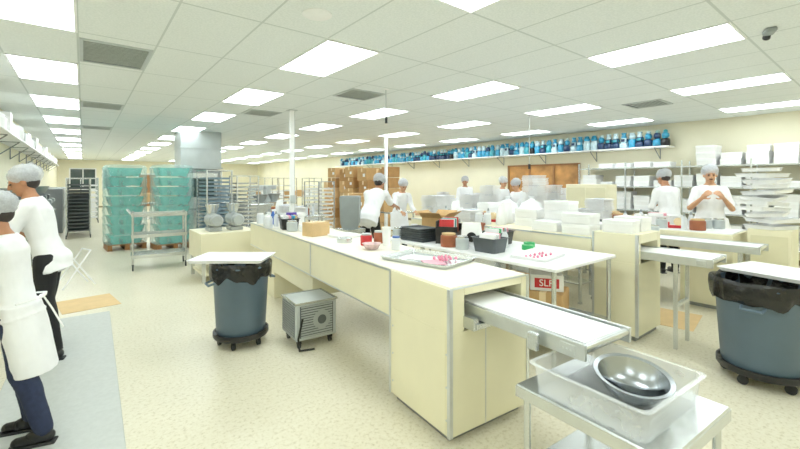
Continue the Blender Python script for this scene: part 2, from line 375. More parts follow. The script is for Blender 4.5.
def vent(loc,sx,sy,label):
    r=root('ceiling_vent',loc,0,label,'air vent','ceiling air vents')
    b=B(); b.bx(-sx/2,sx/2,-sy/2,-sy/2+.03,-.014,0); b.bx(-sx/2,sx/2,sy/2-.03,sy/2,-.014,0); b.bx(-sx/2,-sx/2+.03,-sy/2+.03,sy/2-.03,-.014,0); b.bx(sx/2-.03,sx/2,-sy/2+.03,sy/2-.03,-.014,0)
    part(r,'frame',b,lgrey)
    b=B(); b.bx(-sx/2+.03,sx/2-.03,-sy/2+.03,sy/2-.03,-.003,-.001); b.mi=1
    n=int((sy-.06)/.05)
    for k in range(n): b.box((0,-sy/2+.05+k*.05,-.008),(sx-.06,.02,.006))
    part(r,'louvre',b,[ductd,louv])
vx=lambda i:-.35+TX*i
vent((vx(1),5.3+0.0,CE),.6,.9,'grey louvred return air vent in ceiling tiles')
vent((vx(1),8.9,CE),.6,.6,'square grey louvred ceiling vent')
vent((vx(1),12.6,CE),.6,.6,'square grey louvred ceiling vent')
vent((vx(5),7.9,CE),.6,.6,'square grey louvred ceiling vent')
vent((vx(6),5.3,CE),.6,.6,'square grey louvred ceiling vent')
vent((vx(13),2.8,CE),.6,.6,'square grey louvred ceiling vent')
single('ceiling_speaker',B().lathe([(.0,-.012),(.09,-.014),(.12,-.006),(.12,0),(0,0)]),whitep,(1.5,2.98,CE),0,'round white speaker grille in the ceiling','speaker')
r=root('emergency_light',(4.82,.75,CE),20,'small dark emergency spotlight fixed under the ceiling','lamp')
part(r,'housing',B().box((0,0,-.02),(.14,.08,.04),.01),grey); part(r,'lamp_head',B().cyl((.08,0,-.03),(.12,0,-.04),.025,.03),rubber)
# ------------------------------------------------------------ main machine
def conveyor(parent,x0,x1,y0,y1,z,h=.075):
    b=B(); b.bx(x0+.05,x1-.05,y0+.03,y1,z-.012,z,.004); part(parent,'belt',b,belt)
    b=B(); b.bx(x0+.02,x1-.02,y0+.04,y1,z-h+.01,z-.014); part(parent,'belt_bed',b,steeld)
    for xx in (x0,x1-.02):
        b=B(); b.bx(xx,xx+.02,y0,y1,z-h,z+.004,.003); b.bx(xx-.006,xx+.026,y0+.05,y0+.13,z-h+.012,z-.012,.003)
        for k in range(3): b.cyl((xx-.012,y0+.07+.02*k,z-.04),(xx+.03,y0+.07+.02*k,z-.04),.005,seg=8)
        part(parent,'side_rail',b,alu)
    part(parent,'roller',B().cyl((x0+.02,y0+.022,z-.022),(x1-.02,y0+.022,z-.022),.02),steel)
mm=root('conveyor_machine',(1.73,1.70,0),-4.5,'long cream enclosed conveyor machine with metal edge trim','machine')
b=B()
W=.72
b.bx(0,W,.04,.66,.05,.68,.004); b.bx(0,.12,.0,.66,.68,.95,.003); b.bx(W-.07,W,.0,.66,.68,.95,.003); b.bx(.12,W-.07,0,.66,.90,.95,.002); b.bx(0,W,.0,.04,.05,.68,.003)
part(mm,'pedestal',b,cream)
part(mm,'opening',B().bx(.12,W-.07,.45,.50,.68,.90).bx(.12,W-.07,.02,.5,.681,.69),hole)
b=B(); b.bx(.0,W,.66,2.25,.60,.95,.004); b.bx(.0,W,2.26,4.85,.58,.95,.004); part(mm,'beam',b,cream)
b=B(); b.bx(.04,W-.03,2.3,3.7,.36,.58,.004); part(mm,'lower_housing',b,cream)
b=B(); b.bx(.04,W-.04,3.7,4.8,.0,.58,.004); part(mm,'rear_pedestal',b,cream)
b=B(); b.bx(.04,W-.04,.05,.64,0,.05); part(mm,'plinth',b,steeld)
b=B()
for yy in (0,.655): b.bx(-.006,.0,yy,yy+.02,.05,.95)
b.bx(-.006,.02,-.006,-.0005,.05,.95); b.bx(W-.02,W+.006,-.006,-.0005,.05,.95); b.bx(-.006,0,.66,4.85,.94,.956); b.bx(0,W,-.006,0,.945,.956); b.bx(-.006,0,2.24,2.262,.60,.95); b.bx(.30,.306,-.003,-.0005,.05,.68); b.bx(-.004,0,.66,4.85,.60,.612)
for zz in (.15,.35,.55):
    for yy in (.03,.63): b.cyl((-.004,yy,zz),(0,yy,zz),.007,seg=8)
part(mm,'edge_trim',b,alu)
papert=M('cream_white_top','#f0eddc',.5,0,.04,4)
b=B(); b.bx(.02,W-.01,.02,4.83,.951,.956,.001); part(mm,'top_liner',b,papert)
conveyor(mm,.17,.60,-.76,.45,.83)
part(mm,'support_bracket',B().bx(.13,.66,-.10,-.0,.71,.745,.003).box((.13,-.04,.74),(.04,.1,.07)),steel)
part(mm,'end_plate',B().cyl((.12,-.50,.79),(.65,-.50,.79),.012).box((.13,-.50,.78),(.03,.06,.09),.006),steel)
# ------------------------------------------------------------ blower unit
r=root('blower_unit',(1.80,3.76,0),-4,'light grey metal box blower with mesh grille on small casters','machine')
part(r,'housing',B().box((0,0,.26),(.42,.40,.36),.012),lgrey)
b=B(); b.bx(-.215,-.211,-.17,.17,.11,.41); b.mi=1
for k in range(13): b.box((-.218,0,.12+k*.0235),(.006,.33,.014))
b.mi=0; b.bx(-.17,.17,-.206,-.201,.11,.41); b.mi=1
for k in range(13): b.box((0,-.208,.12+k*.0235),(.32,.006,.014))
b.cyl((.05,-.212,.26),(.05,-.206,.26),.09); b.mi=0; b.cyl((.05,-.214,.26),(.05,-.212,.26),.045)
part(r,'grille',b,[steelk,mgrey])
part(r,'top_rim',B().bx(-.22,.22,-.21,-.195,.43,.445).bx(-.22,.22,.195,.21,.43,.445).bx(-.22,-.205,-.195,.195,.43,.445).bx(.205,.22,-.195,.195,.43,.445),steel)
for x in(-.16,.16):
    for y in(-.15,.15): part(r,'caster',B().cyl((x-.012,y,.03),(x+.012,y,.03),.03).box((x,y,.065),(.04,.04,.04)),black)
part(r,'cable',B().tube([(-.15,-.22,.3),(-.2,-.24,.12),(-.19,-.25,.015),(-.05,-.27,.012)],.01),black)
# ------------------------------------------------------------ trash cans
def trash(loc,rad,h,rz,label):
    r=root('trash_can',loc,rz,label,'trash can')
    rb=rad*.8
    b=B(); b.lathe([(0,.13),(rb,.13),(rb+.01,.15),(rad*.93,h*.80),(rad*.95,h*.81),(rad*.97,h*.93),(rad,h*.935),(rad+.012,h*.97),(rad,h),(rad-.015,h),(rad-.03,h*.9),(rb-.02,.16),(0,.16)],seg=40)
    part(r,'bin_body',b,bluegrey,50)
    for s in(-1,1): part(r,'handle',B().tube([(s*rad*.95,-.07,h*.80),(s*(rad+.04),-.06,h*.78),(s*(rad+.04),.06,h*.78),(s*rad*.95,.07,h*.80)],.011),bluegrey)
    def fn(a,rr,z):
        k=1+.02*math.sin(a*9+z*20)+.018*math.sin(a*17+1)
        zz=z+(.025*math.sin(a*5)+.02*math.sin(a*11+2) if z<h*.93 else .006*math.sin(a*8))
        return rr*k,zz
    b=B(); b.lathe([(rad*1.02,h*.83),(rad*1.05,h*.88),(rad*1.06,h*.95),(rad*1.05,h*1.0),(rad*1.02,h*1.025),(rad*.96,h*1.015),(rad*.9,h*.93),(rad*.85,h*.8)],seg=72,fn=fn)
    part(r,'bin_liner',b,bag,60)
    b=B(); b.lathe([(0,.085),(rb+.03,.085),(rb+.04,.10),(rb+.04,.14),(rb+.025,.14),(rb+.025,.125),(0,.125)],seg=36); part(r,'dolly',b,black)
    for k in range(5):
        a=2*math.pi*k/5+.3; x=(rb-.02)*math.cos(a);y=(rb-.02)*math.sin(a)
        part(r,'caster',B().cyl((x-.014,y,.036),(x+.014,y,.036),.036).box((x,y,.075),(.035,.035,.03)),rubber)
    return r
trash((1.24,4.12,0),.275,.80,0,'blue-grey round trash can with black liner on a wheeled dolly')
trash((4.32,.72,0),.32,.80,0,'large blue-grey trash can with black liner draped over rim')
def sheetpan(loc,rz,sx,sy,mat,label,name='sheet_tray',cat='tray',h=.03,tilt=0):
    b=B(); b.opentub(sx,sy,h,.003,.96,lip=.006,r=.03)
    o=single(name,b,mat,loc,rz,label,cat); o.rotation_euler[1]=tilt; return o
sheetpan((1.17,4.14,.835),-38,.70,.46,whitep,'flat white plastic tray resting on the trash can')
sheetpan((4.50,.60,.838),-15,.55,.72,whitep,'flat white plastic tray across the trash can')
# ------------------------------------------------------------ steel cart with tub and bowls
r=root('steel_cart',(1.97,.84,0),-4,'low stainless steel cart with undershelf beneath conveyor end','cart')
b=B(); b.box((0,0,.585),(.62,.68,.03),.006); b.box((-.305,0,.565),(.012,.68,.05)); b.box((0,-.335,.565),(.62,.012,.05)); part(r,'tabletop',b,steel)
part(r,'undershelf',B().box((0,0,.22),(.56,.60,.02),.004),steel)
for x in(-.27,.27):
    for y in(-.30,.30): part(r,'leg',B().cyl((x,y,.09),(x,y,.57),.017).cyl((x,y,.06),(x,y,.10),.022),steel); part(r,'caster',B().cyl((x-.013,y,.045),(x+.013,y,.045),.045).box((x,y,.085),(.04,.04,.02)),rubber)
single('plastic_tub',B().opentub(.54,.52,.135,.004,.95,lip=.016,r=.04),clearp,(1.94,.84,.60),-4,'frosted clear rectangular plastic tub on the steel cart','tub',smooth=40)
bowlp=[(0,0),(.07,0),(.105,.02),(.132,.065),(.142,.088),(.158,.092),(.158,.096),(.140,.092),(.128,.067),(.102,.025),(.07,.005),(0,.005)]
bw=single('mixing_bowl',B().lathe(bowlp,seg=48),chrome,(2.0,.80,.608),0,'shallow stainless steel bowl lying in the plastic tub','bowl','steel bowls in the tub',smooth=50)
bw.rotation_euler=(.0,.08,0)
bw2=clone(bw,(1.92,.76,.655),None,'stainless steel bowl tilted on top of another bowl'); bw2.rotation_euler=(.06,-.16,.5)
# ------------------------------------------------------------ generic furniture
def table(name,x0,x1,y0,y1,h,label,top=whitep,leg=steel,shelf=True,th=.03,cat='table'):
    cx,cy=(x0+x1)/2,(y0+y1)/2; sx,sy=x1-x0,y1-y0
    r=root(name,(cx,cy,0),0,label,cat)
    part(r,'tabletop',B().box((0,0,h-th/2),(sx,sy,th),.005),top)
    for a in(-1,1):
        for c in(-1,1): part(r,'leg',B().cyl((a*(sx/2-.05),c*(sy/2-.05),0),(a*(sx/2-.05),c*(sy/2-.05),h-th),.02).cyl((a*(sx/2-.05),c*(sy/2-.05),0),(a*(sx/2-.05),c*(sy/2-.05),.02),.03),leg)
    if shelf: part(r,'undershelf',B().box((0,0,.25),(sx-.1,sy-.1,.02),.003),leg)
    return r
table('packing_table',3.05,4.15,1.78,4.2,.88,'white-topped packing table on steel legs between machines',shelf=True)
CB={}
def carton(x,y,z,sx,sy,sz,rz=0,kind='white',open_=False,label=None,group=None,m=None):
    key=(round(sx,2),round(sy,2),round(sz,2),kind,open_,m.name if m else '')
    if key in CB:
        return clone(CB[key],(x,y,z),rz,label,group)
    lab=label or ('white cardboard carton with fitted lid' if kind=='white' else 'brown cardboard shipping box with tape')
    r=root('white_carton' if kind=='white' else 'cardboard_box',(x,y,z),rz,lab,'box',group)
    cb=m or cardb
    if kind=='white':
        part(r,'box_body',B().bx(-sx/2+.004,sx/2-.004,-sy/2+.004,sy/2-.004,0,sz*.8,.002),whitec)
        part(r,'lid',B().bx(-sx/2,sx/2,-sy/2,sy/2,sz*.66,sz-.001,.003),whitep)
    elif open_:
        t=.006
        part(r,'box_body',B().bx(-sx/2,sx/2,-sy/2,sy/2,0,t).bx(-sx/2,-sx/2+t,-sy/2,sy/2,t,sz).bx(sx/2-t,sx/2,-sy/2,sy/2,t,sz).bx(-sx/2+t,sx/2-t,-sy/2,-sy/2+t,t,sz).bx(-sx/2+t,sx/2-t,sy/2-t,sy/2,t,sz),cb)
        for s in(-1,1):
            part(r,'flap',B().box((s*(sx/2+.05),0,sz+.03),(.13,sy,.005),rot=Matrix.Rotation(-s*.6,3,'Y')),cb)
            part(r,'flap',B().box((0,s*(sy/2+.05),sz+.03),(sx,.13,.005),rot=Matrix.Rotation(s*.6,3,'X')),cb)
    else:
        part(r,'box_body',B().bx(-sx/2,sx/2,-sy/2,sy/2,0,sz-.002,.010),cb)
        part(r,'tape',B().bx(-sx/2-.0015,sx/2+.0015,-.03,.03,sz-.0025,sz-.0005).bx(-sx/2-.0015,-sx/2,-.03,.03,sz*.7,sz).bx(sx/2,sx/2+.0015,-.03,.03,sz*.7,sz),tape)
        part(r,'paper_label',B().bx(-sx/2-.001,-sx/2,-sy*.35,-sy*.12,sz*.3,sz*.55),whitec)
    CB[key]=r; return r
# ------------------------------------------------------------ second machine
m2=root('conveyor_machine',(4.32,1.65,0),0,'tall cream conveyor machine with white outfeed belt','machine')
b=B(); b.bx(0,.6,0,.45,.05,.78,.004); b.bx(0,.08,0,.45,.78,1.07,.003); b.bx(.52,.6,0,.45,.78,1.07,.003); b.bx(.08,.52,0,.45,.98,1.07,.003); part(m2,'pedestal',b,cream)
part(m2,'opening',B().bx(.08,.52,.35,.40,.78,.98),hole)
part(m2,'plinth',B().bx(.03,.57,.03,.42,0,.05),steeld)
part(m2,'beam',B().bx(0,.68,.46,3.5,.76,1.0,.004),cream)
b=B(); b.bx(-.006,0,0,.02,.05,1.07); b.bx(-.006,0,.43,.45,.05,1.07); b.bx(-.006,.02,-.006,0,.05,1.07); b.bx(-.005,0,.46,3.5,.985,1.003); part(m2,'edge_trim',b,alu)
for yy in(1.6,3.3):
    for xx in(.08,.6): part(m2,'leg',B().bx(xx-.025,xx+.025,yy-.025,yy+.025,0,.76),steel)
conveyor(m2,.08,.52,-.59,.34,.90)
part(m2,'support_leg',B().bx(.12,.15,-.30,-.27,0,.825).bx(.45,.48,-.30,-.27,0,.825).bx(.15,.45,-.30,-.27,.4,.43),steel)
m3=root('conveyor_machine',(6.2,1.3,0),0,'long cream conveyor machine behind the packing stations','machine')
b=B(); b.bx(0,.8,0,.55,.05,.95,.004); part(m3,'pedestal',b,cream); part(m3,'plinth',B().bx(.03,.77,.03,.52,0,.05),steeld)
part(m3,'beam',B().bx(0,.8,.55,5.2,.74,.95,.004),cream)
part(m3,'top_sheet',B().bx(.03,.77,.02,5.18,.95,.962,.002),whitep)
for yy in(2.2,3.6,5.0):
    for xx in(.08,.72): part(m3,'leg',B().bx(xx-.025,xx+.025,yy-.025,yy+.025,0,.74),steel)
r=root('machine_cabinet',(6.75,1.02,0),0,'cream painted cabinet at the end of a conveyor line','cabinet')
part(r,'body',B().box((0,0,.525),(.5,.40,.99),.006),cream); part(r,'plinth',B().box((0,0,.015),(.44,.34,.03)),steeld)
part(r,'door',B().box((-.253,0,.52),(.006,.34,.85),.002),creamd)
cv=root('belt_conveyor',(5.62,.95,0),0,'low steel belt conveyor with white belt on legs','conveyor')
conveyor(cv,0,.42,0,3.6,.90)
for yy in(.15,1.8,3.4): part(cv,'leg_frame',B().bx(.02,.05,yy,yy+.04,0,.825).bx(.37,.40,yy,yy+.04,0,.825).bx(.05,.37,yy,yy+.04,.3,.34),steel)
r=root('control_cabinet',(7.35,3.6,0),0,'tall cream control cabinet with two doors','cabinet')
part(r,'body',B().box((0,0,.79),(.4,.75,1.54),.006),cream); part(r,'plinth',B().box((0,0,.01),(.36,.7,.02)),steeld)
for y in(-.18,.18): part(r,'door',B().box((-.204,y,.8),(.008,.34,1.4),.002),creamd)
tm=B().opentub(.44,.36,.045,.004,.94,lip=.010,r=.03).mesh('white_tray',whitep,40)
sx_=0
for k in range(11):
    sx_+=random.uniform(-.05,.05); sx_=max(-.09,min(.09,sx_))
    o=single('white_tray',tm,None,(6.75+sx_,1.02-sx_,1.034+k*.070),random.uniform(-35,35),'shallow white plastic tray in a tall crooked stack','tray','stack of white trays')
    o.rotation_euler[0]=random.uniform(-.07,.07) if k else 0; o.rotation_euler[1]=random.uniform(-.07,.07) if k else 0
    if k==0: o.location[2]=1.021
# ------------------------------------------------------------ small things
def lath(name,prof,mat,loc,label,cat,group=None,seg=20,rz=0): return single(name,B().lathe(prof,seg=seg),mat,loc,rz,label,cat,group,50)
def jar(name,loc,r_,h,mat,lidmat,label,cat='jar'):
    r=root(name,loc,0,label,cat)
    part(r,'body',B().lathe([(0,0),(r_*.95,0),(r_,.01),(r_,h*.8),(r_*.8,h*.88),(0,h*.88)],seg=20),mat,50)
    part(r,'lid',B().lathe([(0,h*.88),(r_*.85,h*.88),(r_*.85,h),(0,h)],seg=20),lidmat,50); return r
def cup(loc,r_,h,mat,label,name='cup'):
    return lath(name,[(0,0),(r_*.75,0),(r_,h),(r_*.93,h),(r_*.7,.006),(0,.006)],mat,loc,label,'cup')
T=.957
def onmm(lx,ly):
    a=math.radians(-4.5); return (1.73+lx*math.cos(a)-ly*math.sin(a), 1.70+lx*math.sin(a)+ly*math.cos(a))
pinkp=M('pink_paper','#eda9b8',.7)
x,y=onmm(.44,.78)
sheetpan((x,y,T),12,.46,.66,steel,'aluminium sheet tray holding papers and pink pieces')
single('paper_sheet',B().box((0,0,.0012),(.20,.28,.0024)),whitec,(x+.02,y+.05,T+.004),20,'white paper sheet lying in the sheet tray','paper')
single('paper_sheet',B().box((0,0,.0012),(.16,.20,.0024)),pinkp,(x-.05,y-.12,T+.0066),-30,'pale pink paper sheet lying in the sheet tray','paper')
cm=B().sph((0,0,.012),(.014,.014,.012),10).sph((0,0,.022),(.008,.008,.007),8).mesh('icing_rosette',pinkm,180)
for k in range(12):
    single('icing_rosette',cm,None,(x+.02+.045*(k%4)+random.uniform(-.01,.01),y-.16+.055*(k//4)+random.uniform(-.01,.01),T+.009),0,'small pink icing rosette in the sheet tray','candy','pink icing rosettes')
OCC=[]
def mk(lx,ly,rad):
    x,y=onmm(lx,ly); OCC.append((x,y,rad)); return x,y
x,y=mk(.5,1.35,.06); jar('storage_jar',(x,y,T),.042,.13,cloudy,bluem,'cloudy plastic jar with blue lid on cream machine')
x,y=mk(.55,1.6,.06); cup((x,y,T),.048,.19,whitep,'tall white plastic cup on cream machine')
x,y=mk(.32,1.5,.12); lath('glass_dish',[(r_*.6,z*.6) for r_,z in bowlp],M('dish_pink_white','#d8b9b9',.2,0,.3,20),(x,y,T),'small shallow dish with red contents','dish')
x,y=mk(.4,1.75,.07); jar('storage_jar',(x,y,T),.06,.12,redm,lgrey,'short red tub with grey lid on cream machine')
x,y=mk(.58,1.8,.07); jar('storage_jar',(x,y,T),.055,.13,orange,lgrey,'short brown tub with grey lid on cream machine')
x,y=mk(.30,2.05,.09); lath('round_tin',[(0,0),(.08,0),(.08,.03),(.085,.03),(.085,.045),(0,.045)],steel,(x,y,T),'low round metal tin on cream machine','tin')
x,y=mk(.35,3.9,.1); jar('purple_tub',(x,y,T),.09,.2,purple,purple,'purple plastic tub with lid','tub')
x,y=mk(.2,4.3,.08)
r=root('spray_bottle',(x,y,T),30,'blue spray bottle with white trigger','bottle')
part(r,'body',B().lathe([(0,0),(.04,0),(.042,.12),(.018,.17),(.014,.2),(0,.2)],seg=16),bluem,60); part(r,'trigger',B().box((.02,0,.215),(.09,.022,.03),.004).box((.03,0,.18),(.01,.015,.05)),whitep)
x,y=mk(.52,4.3,.18); carton(x,y,T,.28,.2,.16,10)
x,y=mk(.3,3.2,.1); carton(x,y,T,.14,.14,.09,-10)
x,y=mk(.50,2.45,.2); sheetpan((x,y,T),5,.3,.3,whitep,'flat white tray on cream machine')
T1=.88
def oc(x,y,r): OCC.append((x,y,r)); return x,y
oc(3.5,3.45,.25)
r=root('document_organiser',(3.50,3.45,T1),35,'black desk organiser filled with colourful packets','organiser')
part(r,'holder',B().bx(-.24,.24,-.12,.12,0,.012).bx(-.24,-.23,-.12,.12,.012,.2).bx(.23,.24,-.12,.12,.012,.2).bx(-.23,.23,.11,.12,.012,.26).bx(-.23,.23,-.12,-.11,.012,.12).bx(-.05,-.045,-.11,.11,.012,.18),black)
for k,mt in enumerate((redm,whitec,bluem,greenm,whitec,redm,orange)):
    part(r,'packet',B().box((-.19+k*.062,0,.16),(.022,.17,.24),rot=Matrix.Rotation(random.uniform(-.2,.2),3,'Y')),mt)
oc(3.75,3.9,.24); carton(3.75,3.9,T1,.38,.3,.26,20,'brown',True)
oc(3.42,3.02,.12)
r=root('paper_bag',(3.42,3.02,T1),-50,'white bag printed with a round black emblem','bag')
b=B(); b.loft([((0,0,0),(.11,0,0),(0,.05,0)),((0,0,.02),(.12,0,0),(0,.06,0)),((0,0,.16),(.115,0,0),(0,.045,0)),((0,0,.27),(.10,0,0),(0,.012,0))]); part(r,'bag_body',b,whitep,60)
part(r,'emblem',B().cyl((0,-.066,.11),(0,-.054,.11),.055,seg=28),black)
oc(3.28,3.75,.22)
tmk=B().opentub(.30,.40,.025,.003,.95,lip=.006,r=.02).mesh('sheet_tray',steelk,40)
for k in range(6): single('sheet_tray',tmk,None,(3.28,3.75,T1+.0005+k*.027),random.uniform(-5,5),'dark metal sheet tray stacked on the packing table','tray','dark sheet tray stack')
oc(3.78,2.95,.22)
r=root('black_basket',(3.78,2.95,T1),10,'black plastic basket filled with packets','basket')
part(r,'basket',B().opentub(.36,.27,.15,.006,.88,r=.03),black)
for k,mt in enumerate((whitec,greenm,whitep,redm,whitec,pinkp)): part(r,'packet',B().box((-.13+k*.05,0,.12),(.03,.17,.14),.006,rot=Matrix.Rotation(.3-k*.12,3,'Y')),mt)
for p in((3.72,2.5),(3.9,2.6)):
    oc(*p,.07); lath('tape_roll',[(.03,0),(.06,0),(.06,.05),(.03,.05),(.03,0)],greenm,(*p,T1),'green roll of packing tape on the table','tape roll')
oc(3.45,2.2,.3); sheetpan((3.45,2.2,T1),8,.5,.35,whitep,'flat white tray with pink scraps')
for k in range(10): single('icing_rosette',cm,None,(3.3+.07*(k%5)+random.uniform(-.01,.01),2.15+.08*(k//5),T1+.0035),0,'small pink icing rosette in the white tray','candy','pink icing rosettes')
oc(3.9,3.4,.15)
r=root('terracotta_tub',(3.9,3.4,T1),0,'terracotta coloured round tub on the packing table','tub')
part(r,'body',B().lathe([(0,0),(.10,0),(.13,.18),(.14,.18),(.14,.2),(.12,.2),(.09,.01),(0,.01)]),orange,50)
carton(3.56,2.18,.262,.36,.36,.30,20,'brown'); carton(3.75,2.85,.262,.5,.4,.3,3,'brown'); carton(3.6,3.6,.262,.5,.4,.3,-5,'brown')
r=root('printed_carton',(3.55,2.18,.564),-55,'white carton with red printed lettering below the packing table','box')
part(r,'box_body',B().bx(-.15,.15,-.12,.12,0,.15,.004),whitec)
part(r,'red_label',B().bx(-.11,.11,-.123,-.121,.03,.12),redm); o=part(r,'lettering',TXT,whitep); o.location=(0,-.1245,.075); o.rotation_euler=(math.pi/2,0,0)
for k,(x,y,n) in enumerate(((4.55,2.35,2),(4.83,2.35,1),(4.55,2.75,1),(4.83,2.75,3),(4.83,3.2,2))):
    oc(x,y,.16)
    for q in range(n): carton(x,y,1.001+q*.12,.25,.34,.118,random.uniform(-3,3),group='white cartons on the cream machine')
carton(4.47,1.87,1.071,.22,.3,.13,4); carton(4.76,1.87,1.071,.22,.3,.15,-5)
r=root('white_bundle',(0,0,0),0,'stack of flat folded white cake boxes','box bundle','folded white box bundles')
b=B()
for k in range(9): b.box((random.uniform(-.012,.012),random.uniform(-.012,.012),.010+k*.021),(.33,.25,.014),.002,rot=Matrix.Rotation(random.uniform(-.05,.05),3,'Z'))
part(r,'folded_boxes',b,whitec); part(r,'strap',B().bx(-.015,.015,-.135,.135,.187,.189),bluem)
BUN=r; BH=.191
bl=[]
for x,y,z,n in ((6.4,3.0,.962,2),(6.75,3.4,.962,1),(6.45,4.2,.962,4),(6.45,5.2,.962,3),(6.5,5.8,.962,2),(4.6,4.9,1.0,2),(4.55,4.05,1.0,1)):
    oc(x,y,.20)
    for q in range(n): bl.append((x,y,z+q*BH))
def shelving(x0,x1,y0,y1,zs,label,mat=steel,name='shelving_unit',step=1.2):
    r=root(name,(x0,y0,0),0,label,'shelf'); D=x1-x0;Lh=y1-y0
    for z in zs: part(r,'shelf',B().bx(0,D,0,Lh,z-.03,z,.003),mat)
    n=max(1,int(round(Lh/step)))
    for k in range(n+1):
        for xx in(.015,D-.015):
            yy=min(max(Lh*k/n,.015),Lh-.015); part(r,'post',B().bx(xx-.014,xx+.014,yy-.014,yy+.014,0,max(zs)+.12),mat)
    return r
shelving(10.15,10.7,.7,5.3,(.35,.95,1.5,1.95),'wire shelving unit loaded with white cartons')
for z in (.351,.951,1.501,1.951):
    y=.95
    while y<5.1:
        n={.351:3,.951:random.choice((2,3,3)),1.501:random.choice((1,2,2)),1.951:random.choice((1,2,1,0))}[z]
        if z>1.9 and y<2.6: n=random.choice((2,3,2))
        hh=random.choice((.11,.125,.14))
        for q in range(n): carton(10.43,y,z+q*(hh+.001),.42,.34,hh,random.uniform(-4,4),group='white cartons on wall shelving')
        y+=.41
def wshelf(x0,x1,y0,y1,z,label,side):
    r=root('wall_shelf',(0,0,0),0,label,'shelf'); part(r,'board',B().bx(x0,x1,y0,y1,z-.03,z,.003),whitep)
    y=y0+.3
    while y<y1:
        xw=x1 if side>0 else x0; xo=x0+.05 if side>0 else x1-.05
        part(r,'bracket',B().tube([(xo,y,z-.035),(xw-side*.01,y,z-.035),(xw-side*.01,y,z-.28),(xo,y,z-.035)],.01,6),steeld); y+=1.5
wshelf(10.32,10.74,3.3,18.5,2.43,'long high wall shelf crowded with bagged blue bundles',1)
navy=M('navy_plastic','#1f3a60',.35,0,.3,12); cyan=M('cyan_plastic','#369cc6',.3,0,.35,12); dteal=M('deep_teal_plastic','#3ba3b4',.3,0,.35,12)
clearbag=M('clear_bag_film','#c6e0e8',.15,0,.15,12,bump=.5)
def bottle_mesh(c1,c2,c3,kind,sd):
    b=B()
    if kind==0: b.lathe([(0,0),(.08,0),(.088,.05),(.086,.18),(.07,.22),(0,.22)],seg=12); b.mi=1; b.lathe([(.0,.21),(.06,.22),(.084,.28),(.05,.37),(0,.38)],seg=10)
    elif kind==1: b.box((0,0,.09),(.165,.165,.18),.03); b.mi=1; b.sph((0,0,.25),(.08,.08,.085),10); b.mi=2; b.sph((.02,0,.34),(.05,.05,.05),8)
    elif kind==2: b.lathe([(0,0),(.08,0),(.084,.12),(.088,.16),(.075,.24),(0,.26)],seg=12); b.mi=2; b.lathe([(.06,.24),(.085,.29),(.05,.38),(0,.39)],seg=10)
    else: b.box((0,0,.07),(.17,.165,.14),.02); b.mi=1; b.box((.0,0,.20),(.15,.15,.12),.03); b.mi=2; b.lathe([(0,.25),(.07,.26),(.04,.34),(.06,.38),(0,.38)],seg=10)
    for v in b.bm.verts:
        if v.co.z>.03: v.co+=noise.noise_vector(v.co*14+V((sd*5,0,0)))*.012
    return b.mesh('bagged_bundle',[c1,c2,c3],60)
bms=[bottle_mesh(cyan,clearbag,whitep,0,1),bottle_mesh(cyan,navy,teal2,1,2),bottle_mesh(clearbag,cyan,cyan,2,3),bottle_mesh(dteal,cyan,whitep,0,4),bottle_mesh(navy,cyan,clearbag,1,5),bottle_mesh(dteal,cyan,navy,2,6),bottle_mesh(cyan,clearbag,cyan,3,7),bottle_mesh(navy,dteal,clearbag,3,8),bottle_mesh(clearbag,navy,cyan,3,9),bottle_mesh(black,cyan,dteal,1,10)]
y=3.42
while y<18.3:
    single('bagged_bundle',random.choice(bms),None,(10.53+random.uniform(-.03,.03),y,2.431),random.uniform(-3,3),'blue and teal bagged bundle standing on high shelf','bundle','blue bundles on the high shelf'); y+=random.uniform(.180,.188)
wshelf(-1.19,-.85,5.2,24,2.36,'long high shelf holding white bins and cartons',-1)
binm=B().opentub(.26,.36,.2,.006,.85,r=.03).mesh('storage_bin',[whitep],40)
y=5.5
while y<23.7:
    if random.random()<.5: single('storage_bin',binm,None,(-1.02,y,2.361),random.uniform(-4,4),'white plastic storage bin on high shelf','bin','bins on the high shelf')
    else: carton(-1.02,y,2.361,.28,.36,random.choice((.2,.26,.32)),random.uniform(-4,4),group='cartons on the high shelf')
    y+=.46
# ------------------------------------------------------------ cardboard stacks
def stackcol(x,y,hs,rz):
    z=0
    for h in hs:
        m=random.choice((cardb,cardl,cardd)); carton(x+random.uniform(-.03,.03),y+random.uniform(-.02,.02),z,.44,.44,h,rz+random.uniform(-5,5),'brown',group='stacked cardboard boxes',m=m); z+=h+.012
for i,(n,hh) in enumerate(((4,.34),(5,.40),(6,.34),(5,.40),(6,.34),(4,.40))): stackcol(7.1+.12*(i%2),10.25+.58*i,[hh]*n,5)
for i,(n,hh) in enumerate(((6,.34),(5,.40),(6,.34),(5,.40))): stackcol(8.0,10.6+.58*i,[hh]*n,-5)
table('work_table',7.9,8.7,3.9,5.7,.9,'steel work table with white boxes and packing goods',top=steel)
table('work_table',5.5,6.2,7.2,9.6,.9,'steel work table with open cardboard boxes',top=steel)
table('work_table',8.9,9.6,6.6,9.9,.9,'white work table along the shelving',top=whitep)
table('work_table',3.3,4.0,7.6,9.2,.9,'steel work table beside the white post',top=steel)
table('work_table',5.07,5.52,2.6,5.6,.98,'narrow white work table crowded with packing goods',top=whitep)
carton(5.8,7.5,.9,.4,.35,.3,10,'brown',True); carton(5.85,8.15,.9,.4,.35,.3,-15,'brown',True); carton(5.8,8.8,.9,.44,.44,.34,5,'brown'); carton(5.85,9.35,.9,.44,.44,.40,0,'brown')
for i in range(4):
    xx,yy=8.1+.38*(i%2),4.15+.45*(i//2); oc(xx,yy,.20)
    for q in range((2,4,1,3)[i]): bl.append((xx,yy,.9+q*BH))
for i in range(6):
    for q in range(random.choice((1,2,3))): bl.append((9.2,6.85+.5*i,.9+q*BH))
for q in range(8): bl.append((9.75,5.75,q*BH))
for q in range(9): bl.append((9.75,6.15,q*BH))
